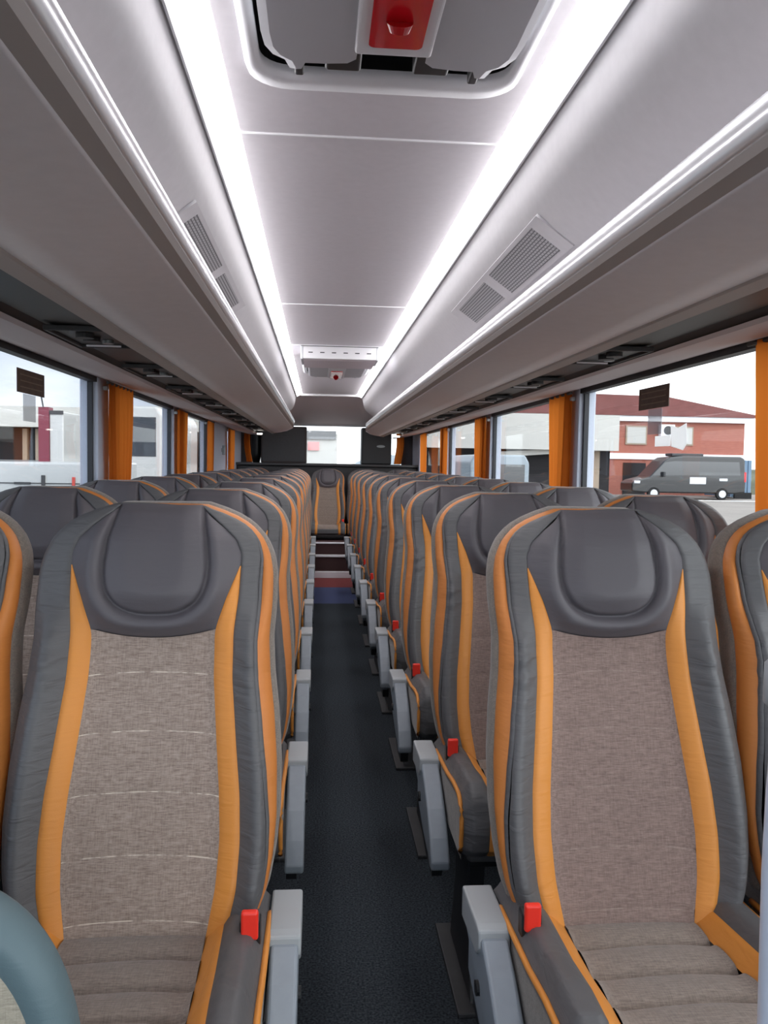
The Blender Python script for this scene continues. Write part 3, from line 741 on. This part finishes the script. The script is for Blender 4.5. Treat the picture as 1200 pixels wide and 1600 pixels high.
# guide seat shoulder at the lower left
t = empty('guide_seat', (-.575, .86, -.085)); tag(t, 'teal-edged beige folding guide seat at the lower left corner, closest to the camera', 'seat')
def go(f, y, s=1.0, n=40):
    pts = []
    for i in range(n+1):
        a = PI*i/n; x = math.cos(a); z = math.sin(a)
        px = (abs(x)**.75)*(1 if x > 0 else -1)*.215*s; pz = (z**.8)*.26*s
        pts.append((px, y, .66+pz))
    return [(.225*s, y, .42)]+[(.222*s, y, .55)]+pts+[(-.222*s, y, .55), (-.225*s, y, .42)]
rows = [go(0, .05, .90), go(0, .045, .97), go(0, .03, 1.0), go(0, .005, 1.0), go(0, -.012, .975), go(0, -.018, .92), go(0, -.010, .84)]
MB().grid(rows).build('backrest', 'teal', t, True)
q = go(0, -.010, .84); n = len(q)
MB().grid([[Vector(q[k]).lerp(Vector(q[n-1-k]), j/10)-Vector((0, .012*pil(j/10, 2), 0)) for j in range(11)] for k in range(n//2)]).build('back_panel', 'beige', t, True)
q = go(0, .05, .90)
MB().grid([[Vector(q[k]).lerp(Vector(q[n-1-k]), j/4) for j in range(5)] for k in range(n//2)]).build('back_cover', 'dark', t, True)
MB().grid([[(x, -.026-.006*(1-abs(x)/.12), .42+.42*i/20) for x in (.03+.05*(i/20), .05+.05*(i/20), .075+.04*(i/20))] for i in range(16)]).build('back_stripe', 'orange', t, True)
MB().box(-.2, .2, -.30, .03, .36, .43, .02).build('seat_cushion', 'teal', t, True)
MB().box(-.06, .06, -.15, .02, .085, .37, .01).build('pedestal', 'dark', t)

# grab pole
t = empty('grab_pole', (.394, .85, 0)); tag(t, 'white grab pole with a grey clamp at the right edge of the picture', 'pole')
MB().tube([(.0, .0, 0), (0, 0, .6), (-.004, 0, .83), (-.003, 0, .92), (.001, 0, 1.02), (.003, 0, 1.25), (.008, 0, 1.45), (.012, 0, 1.582)], .0148, 20).build('pole_tube', 'pole', t, True)
MB().tube([(0, 0, 1.012), (0, 0, 1.018), (0, 0, 1.060), (0, 0, 1.066)], [.019, .0245, .0245, .019], 20).build('clamp', 'armcap', t, True)
MB().box(-.012, .018, -.032, -.02, 1.025, 1.052, .004).build('clamp_bolt', 'arm', t)

# glass stickers and painted reflections
for sd, ya in ((1, 3.16), (-1, 3.19)):
    side = 'right' if sd > 0 else 'left'
    xs = sd*(WX+.018)
    t = empty('window_notice', (xs, ya, 1.545)); tag(t, 'brown rectangular notice stuck to the %s front window glass' % side, 'sticker')
    MB().box(-.0015, .0015, -.145, .145, -.045, .04).build('notice_sheet', 'sticker', t)
    for k in range(3): MB().box(*sorted((-sd*.0015, -sd*.0025)), -.12, .12, .018-k*.022, .022-k*.022).build('text_line', 'stripe', t)
    tag(MB().box(xs-.001, xs+.001, ya-.085, ya+.045, 1.40, 1.498).build('window_film', 'film'), 'painted pale ghost reflection under the brown notice on the %s window' % side, 'sticker')  # translucent grey sheet paints a ghost reflection below the notice
tag(MB().box(WX+.017, WX+.019, 2.99, 3.13, 1.352, 1.392).build('paper_label', 'paperglass'), 'narrow white paper label low on the right front window glass', 'sticker')
tag(MB().prism([(2.85, 1.36), (2.88, 1.335), (2.98, 1.35), (2.99, 1.43), (2.93, 1.415), (2.86, 1.43)], WX+.017, WX+.019, 'x').build('paper_label', 'paperglass'), 'irregular white paper scrap on the right window beside the air conditioner', 'sticker')

# ------------------------------------------------------------------ outside
G = -.6
gr = struct(MB().box(-120, 160, -30, 85, G-.2, G).build('ground', 'asphalt'))
struct(MB().box(-200, 260, 85, 300, G-.2, G+.05).build('ground_field', 'field'))
tag(MB().prism([(60, G), (66, 1.15), (84, 1.3), (90, G)], 31, 120, 'x').build('grass_bank', 'field'), 'low green-brown bank on the horizon right of the brick building', 'bank')
# lane paint
tag(MB().box(22, 34, 47.0, 47.4, G, G+.01).build('road_line', 'paper'), 'faint white line painted on the yard in front of the black minibus', 'road line')
# brick building
t = empty('brick_building', (0, 56, G)); tag(t, 'red brick building with white bands and a low roof, seen through the right window', 'building')
MB().box(13, 29.4, 0, 12, 0, 5.15).build('wall', 'brick', t)
MB().box(12.8, 29.7, -.35, 0, 5.05, 5.42).build('eaves_band', 'white', t)
MB().box(12.9, 29.5, -.12, 0, 2.45, 2.85).build('floor_band', 'white', t)
MB().prism([(12.6, 5.42), (30, 5.42), (29.9, 5.62), (23.5, 6.75), (12.6, 6.9)], -.5, 12.5, 'y').build('roof', 'rooft', t)
for xa, xb in ((21.0, 22.3), (24.3, 25.6)):
    f = MB().box(xa-.1, xb+.1, -.08, 0, 3.45, 4.75).build('window', 'tan', t); MB().box(xa, xb, -.1, -.06, 3.55, 4.65).build('shutter', 'concrete', f)
a = MB().box(23.2, 24.2, -.5, -.05, 4.05, 4.85, .04).build('air_conditioner', 'white', t); MB().cyl((23.7, -.5, 4.45), .3, .06, 'y', 20).build('fan', 'dark', a)
MB().box(15.8, 18.3, -.1, 0, 4.25, 4.65).build('vent_band', 'white', t)
MB().box(20.8, 22.4, -.05, .02, 0, 2.2).build('doorway', 'darkin', t)
# canopy warehouse between
t = empty('canopy_warehouse', (0, 42, G)); tag(t, 'pale canopied warehouse with a dark opening behind the second right window', 'building')
MB().box(5.4, 15.0, .4, 12, 0, 3.6).build('wall', 'darkin', t)
MB().box(5.2, 15.1, -.6, .4, 2.7, 4.5).build('fascia', 'concrete', t)
MB().prism([(8.0, 2.2), (15.0, 2.75), (15.0, 2.95), (8.0, 2.5)], -.2, .3, 'y').build('beam', 'concrete', t)
MB().box(13.4, 14.4, .2, .4, 0, 2.7).build('painted_curtain_reflection', 'tan', t)  # tan slab stands in for a curtain reflection in the window glass
# minibus
def wheel(mb_p, x, y, r=.36, face=-1):
    o = MB().cyl((x, y, r), r, .24, 'y', 28).build('wheel', 'tyre', mb_p); MB().cyl((x, y+face*.125, r), r*.62, .02, 'y', 20).build('wheel_rim', 'rim', o)
t = empty('minibus', (18.6, 49.5, G)); tag(t, 'long black minibus parked in front of the brick building', 'minibus')
side = [(0, .45), (0, .95), (.25, 1.12), (1.05, 1.32), (1.95, 2.30), (2.3, 2.52), (3.2, 2.62), (6.7, 2.62), (6.95, 2.5), (7.05, 1.2), (7.05, .45), (6.4, .38), (.8, .38)]
o = MB().prism(side, -1.0, 1.0, 'y').build('body', 'van', t); md = o.modifiers.new('b', 'BEVEL'); md.width = .08; md.segments = 3; md.limit_method = 'ANGLE'
MB().prism([(1.2, 1.42), (1.98, 2.22), (2.55, 2.3), (6.6, 2.3), (6.7, 1.5), (2.6, 1.45)], -1.02, -.985, 'y').build('side_windows', 'vglass', t)
MB().prism([(1.10, 1.36), (1.15, 1.36), (1.98, 2.24), (1.93, 2.26)], -.85, .85, 'y').build('windscreen', 'vglass', t)
wheel(t, 1.35, -.92); wheel(t, 5.6, -.92)
MB().box(3.55, 4.55, -1.03, -1.0, .95, 1.35).build('placard', 'plate', t)
MB().box(.1, .5, -1.02, -.7, .92, 1.1, .03).build('headlamp', 'rim', t); MB().box(6.95, 7.08, -1.0, -.75, 1.1, 1.7).build('tail_lamp', 'redlens', t)
MB().box(2.6, 4.6, -.5, .5, 2.6, 2.78, .05).build('roof_box', 'dark', t)
MB().box(5.4, 5.9, -1.02, -1.0, 1.15, 1.3).build('reflector', 'rim', t); MB().box(1.8, 1.95, -1.25, -1.0, 1.35, 1.65, .03).build('mirror', 'black', t)
# container
t = empty('blue_container', (27.0, 52, G)); tag(t, 'pale blue container standing behind the rear of the black minibus', 'container')
MB().box(-1.0, .35, -1, 2.6, .1, 2.45, .04).build('box', 'container', t)
for i in range(5): MB().box(-.9+i*.25, -.82+i*.25, -1.05, -1, .2, 2.45).build('rib', 'container', t)
MB().box(-.8, .3, -1.2, -1, 0, .4).build('skid', 'tyre', t)
# grey van near right third window
def boxvan(name, loc, L, Wd, H, m, label, cat, cab=True, band=None):
    t = empty(name, loc); tag(t, label, cat)
    o = MB().prism([(-Wd/2, .35), (-Wd/2, H-.25), (-Wd/2+.15, H), (Wd/2-.15, H), (Wd/2, H-.25), (Wd/2, .35)], 0, L, 'y').build('body', m, t)
    md = o.modifiers.new('b', 'BEVEL'); md.width = .05; md.segments = 2; md.limit_method = 'ANGLE'
    MB().box(-Wd/2+.15, Wd/2-.15, -.02, .01, H*.58, H-.3, .01).build('windscreen', 'vglass', t)
    for s in (-1, 1):
        MB().box(-.22+s*(Wd/2-.3), .22+s*(Wd/2-.3), -.03, .02, .6, .8, .02).build('headlamp', 'rim', t)
        for y in (.9, L-.9):
            MB().cyl((s*(Wd/2-.1), y, .36), .36, .22, 'x', 20).build('wheel', 'tyre', t)
    if band: MB().box(-Wd/2-.01, Wd/2+.01, -.035, -.01, H*.48, H*.52).build('stripe', band, t)
    return t
boxvan('parked_van', (5.6, 26, G), 5, 1.9, 2.2, 'greyvan', 'pale grey-blue van parked outside the third right-hand window', 'van')
# left yard
t = empty('left_warehouse', (0, 34, G)); tag(t, 'wide warehouse with a white fascia and dark bays beyond the left window', 'building')
MB().box(-22, -5.3, .5, 12, 0, 2.6).build('wall', 'darkin', t)
MB().box(-22, -8.7, -.4, .5, 3.05, 3.85).box(-8.7, -5.0, -.4, .5, 3.0, 3.95).build('fascia', 'concrete', t)
MB().box(-22, -5.4, .5, 12, 2.6, 3.6).build('upper_wall', 'darkin', t)
MB().box(-10.2, -8.2, .2, .5, 0, 3.05).build('tan_wall', 'tan', t)
for x in (-11.4, -11.9): MB().box(x, x+.18, .3, .5, 1.6, 3.0).build('door_strip', 'tan', t)
MB().box(-22, -9.5, .1, .5, 0, 1.75).build('low_wall', 'greywall', t)
t = empty('trailer', (0, 22, G)); tag(t, 'white trailer body with a maroon front edge beyond the left window', 'trailer')
MB().box(-7.0, -6.65, 0, 7, .7, 3.05, .03).build('box', 'whitepaint', t)
MB().box(-7.26, -7.0, -.05, .3, .6, 3.15).build('front_post', 'maroonpaint', t)
MB().box(-7.0, -6.65, -.02, 0.01, 2.97, 3.07).build('top_rail', 'dark', t)
MB().tube([(-7.12, -.1, 3.15), (-7.25, -.1, 3.9)], .02, 8).build('aerial', 'dark', t)
MB().box(-6.95, -6.7, .2, 6.5, .45, .75).build('chassis', 'tyre', t)
for y in (4.5, 5.6): MB().cyl((-6.82, y, .42), .42, .3, 'x', 20).build('wheel', 'tyre', t)
t = empty('white_truck', (0, 12, G)); tag(t, 'low white lorry side with thin line and dark latch in the left window', 'lorry')
MB().box(-4.75, -3.35, 0, 3.2, .5, 1.80, .03).build('side_board', 'whitepaint', t)
MB().box(-4.7, -3.4, -.012, .0, 1.50, 1.512).build('rope_line', 'dark', t)
MB().box(-3.98, -3.93, -.03, .0, 1.36, 1.62, .005).build('latch', 'dark', t)
MB().box(-3.56, -3.52, -.03, .0, 1.40, 1.60, .005).build('latch', 'markred', t)
MB().box(-4.35, -4.13, -.02, .0, 1.34, 1.355).box(-4.35, -4.13, -.02, 0, 1.49, 1.52).build('trim_bar', 'dark', t)
MB().box(-4.6, -3.5, .2, 3.0, .3, .52).build('chassis', 'tyre', t)
for y in (.7, 2.4): MB().cyl((-4.05, y, .36), .36, 1.2, 'x', 20).build('wheel', 'tyre', t)
t = empty('blue_car', (-4.5, 10.2, G)); tag(t, 'light blue rounded car roof at the left edge of the picture', 'car')
MB().tube([(0, 0, 0), (0, 0, .9), (0, 0, 1.35), (0, 0, 1.65), (0, 0, 1.78)], [.62, .62, .6, .5, .2], 28).build('body', 'bluepaint', t, True)
MB().tube([(0, 0, 1.0), (0, 0, 1.38)], [.635, .615], 28, False).build('glass_band', 'greyvan', t, True)
boxvan('white_box_truck', (-5.55, 24, G), 7, 2.0, 3.35, 'whitepaint', 'tall white box truck behind the second left window', 'truck')
boxvan('distant_van', (-3.8, 34, G), 6, 2.1, 2.9, 'whitepaint', 'white van seen past the second left curtain', 'van')
# behind the bus
t = empty('rear_building', (0, 60, G)); tag(t, 'pale gabled building with a pink sign behind the rear window', 'building')
MB().prism([(-2.6, 0), (-2.6, 3.2), (-1.5, 4.0), (1.2, 3.9), (1.2, 0)], 0, 8, 'y').build('wall', 'concrete', t)
MB().box(-1.0, 1.1, -.2, 0, 3.5, 4.1).build('roof_edge', 'greywall', t); MB().box(-.9, -.1, -.15, 0, 2.7, 3.3).build('sign', 'pinkwall', t)
t = empty('rear_car', (1.9, 40, G)); tag(t, 'grey car parked behind the coach, seen through the rear window', 'car')
MB().prism([(-.9, .3), (-.9, 1.1), (-.2, 1.9), (1.0, 2.3), (1.9, 2.25), (1.9, .3)], 0, 4, 'y').build('body', 'greyvan', t)
for x in (-.6, 1.6): MB().cyl((x, .6, .33), .33, .22, 'y', 18).build('wheel', 'tyre', t)
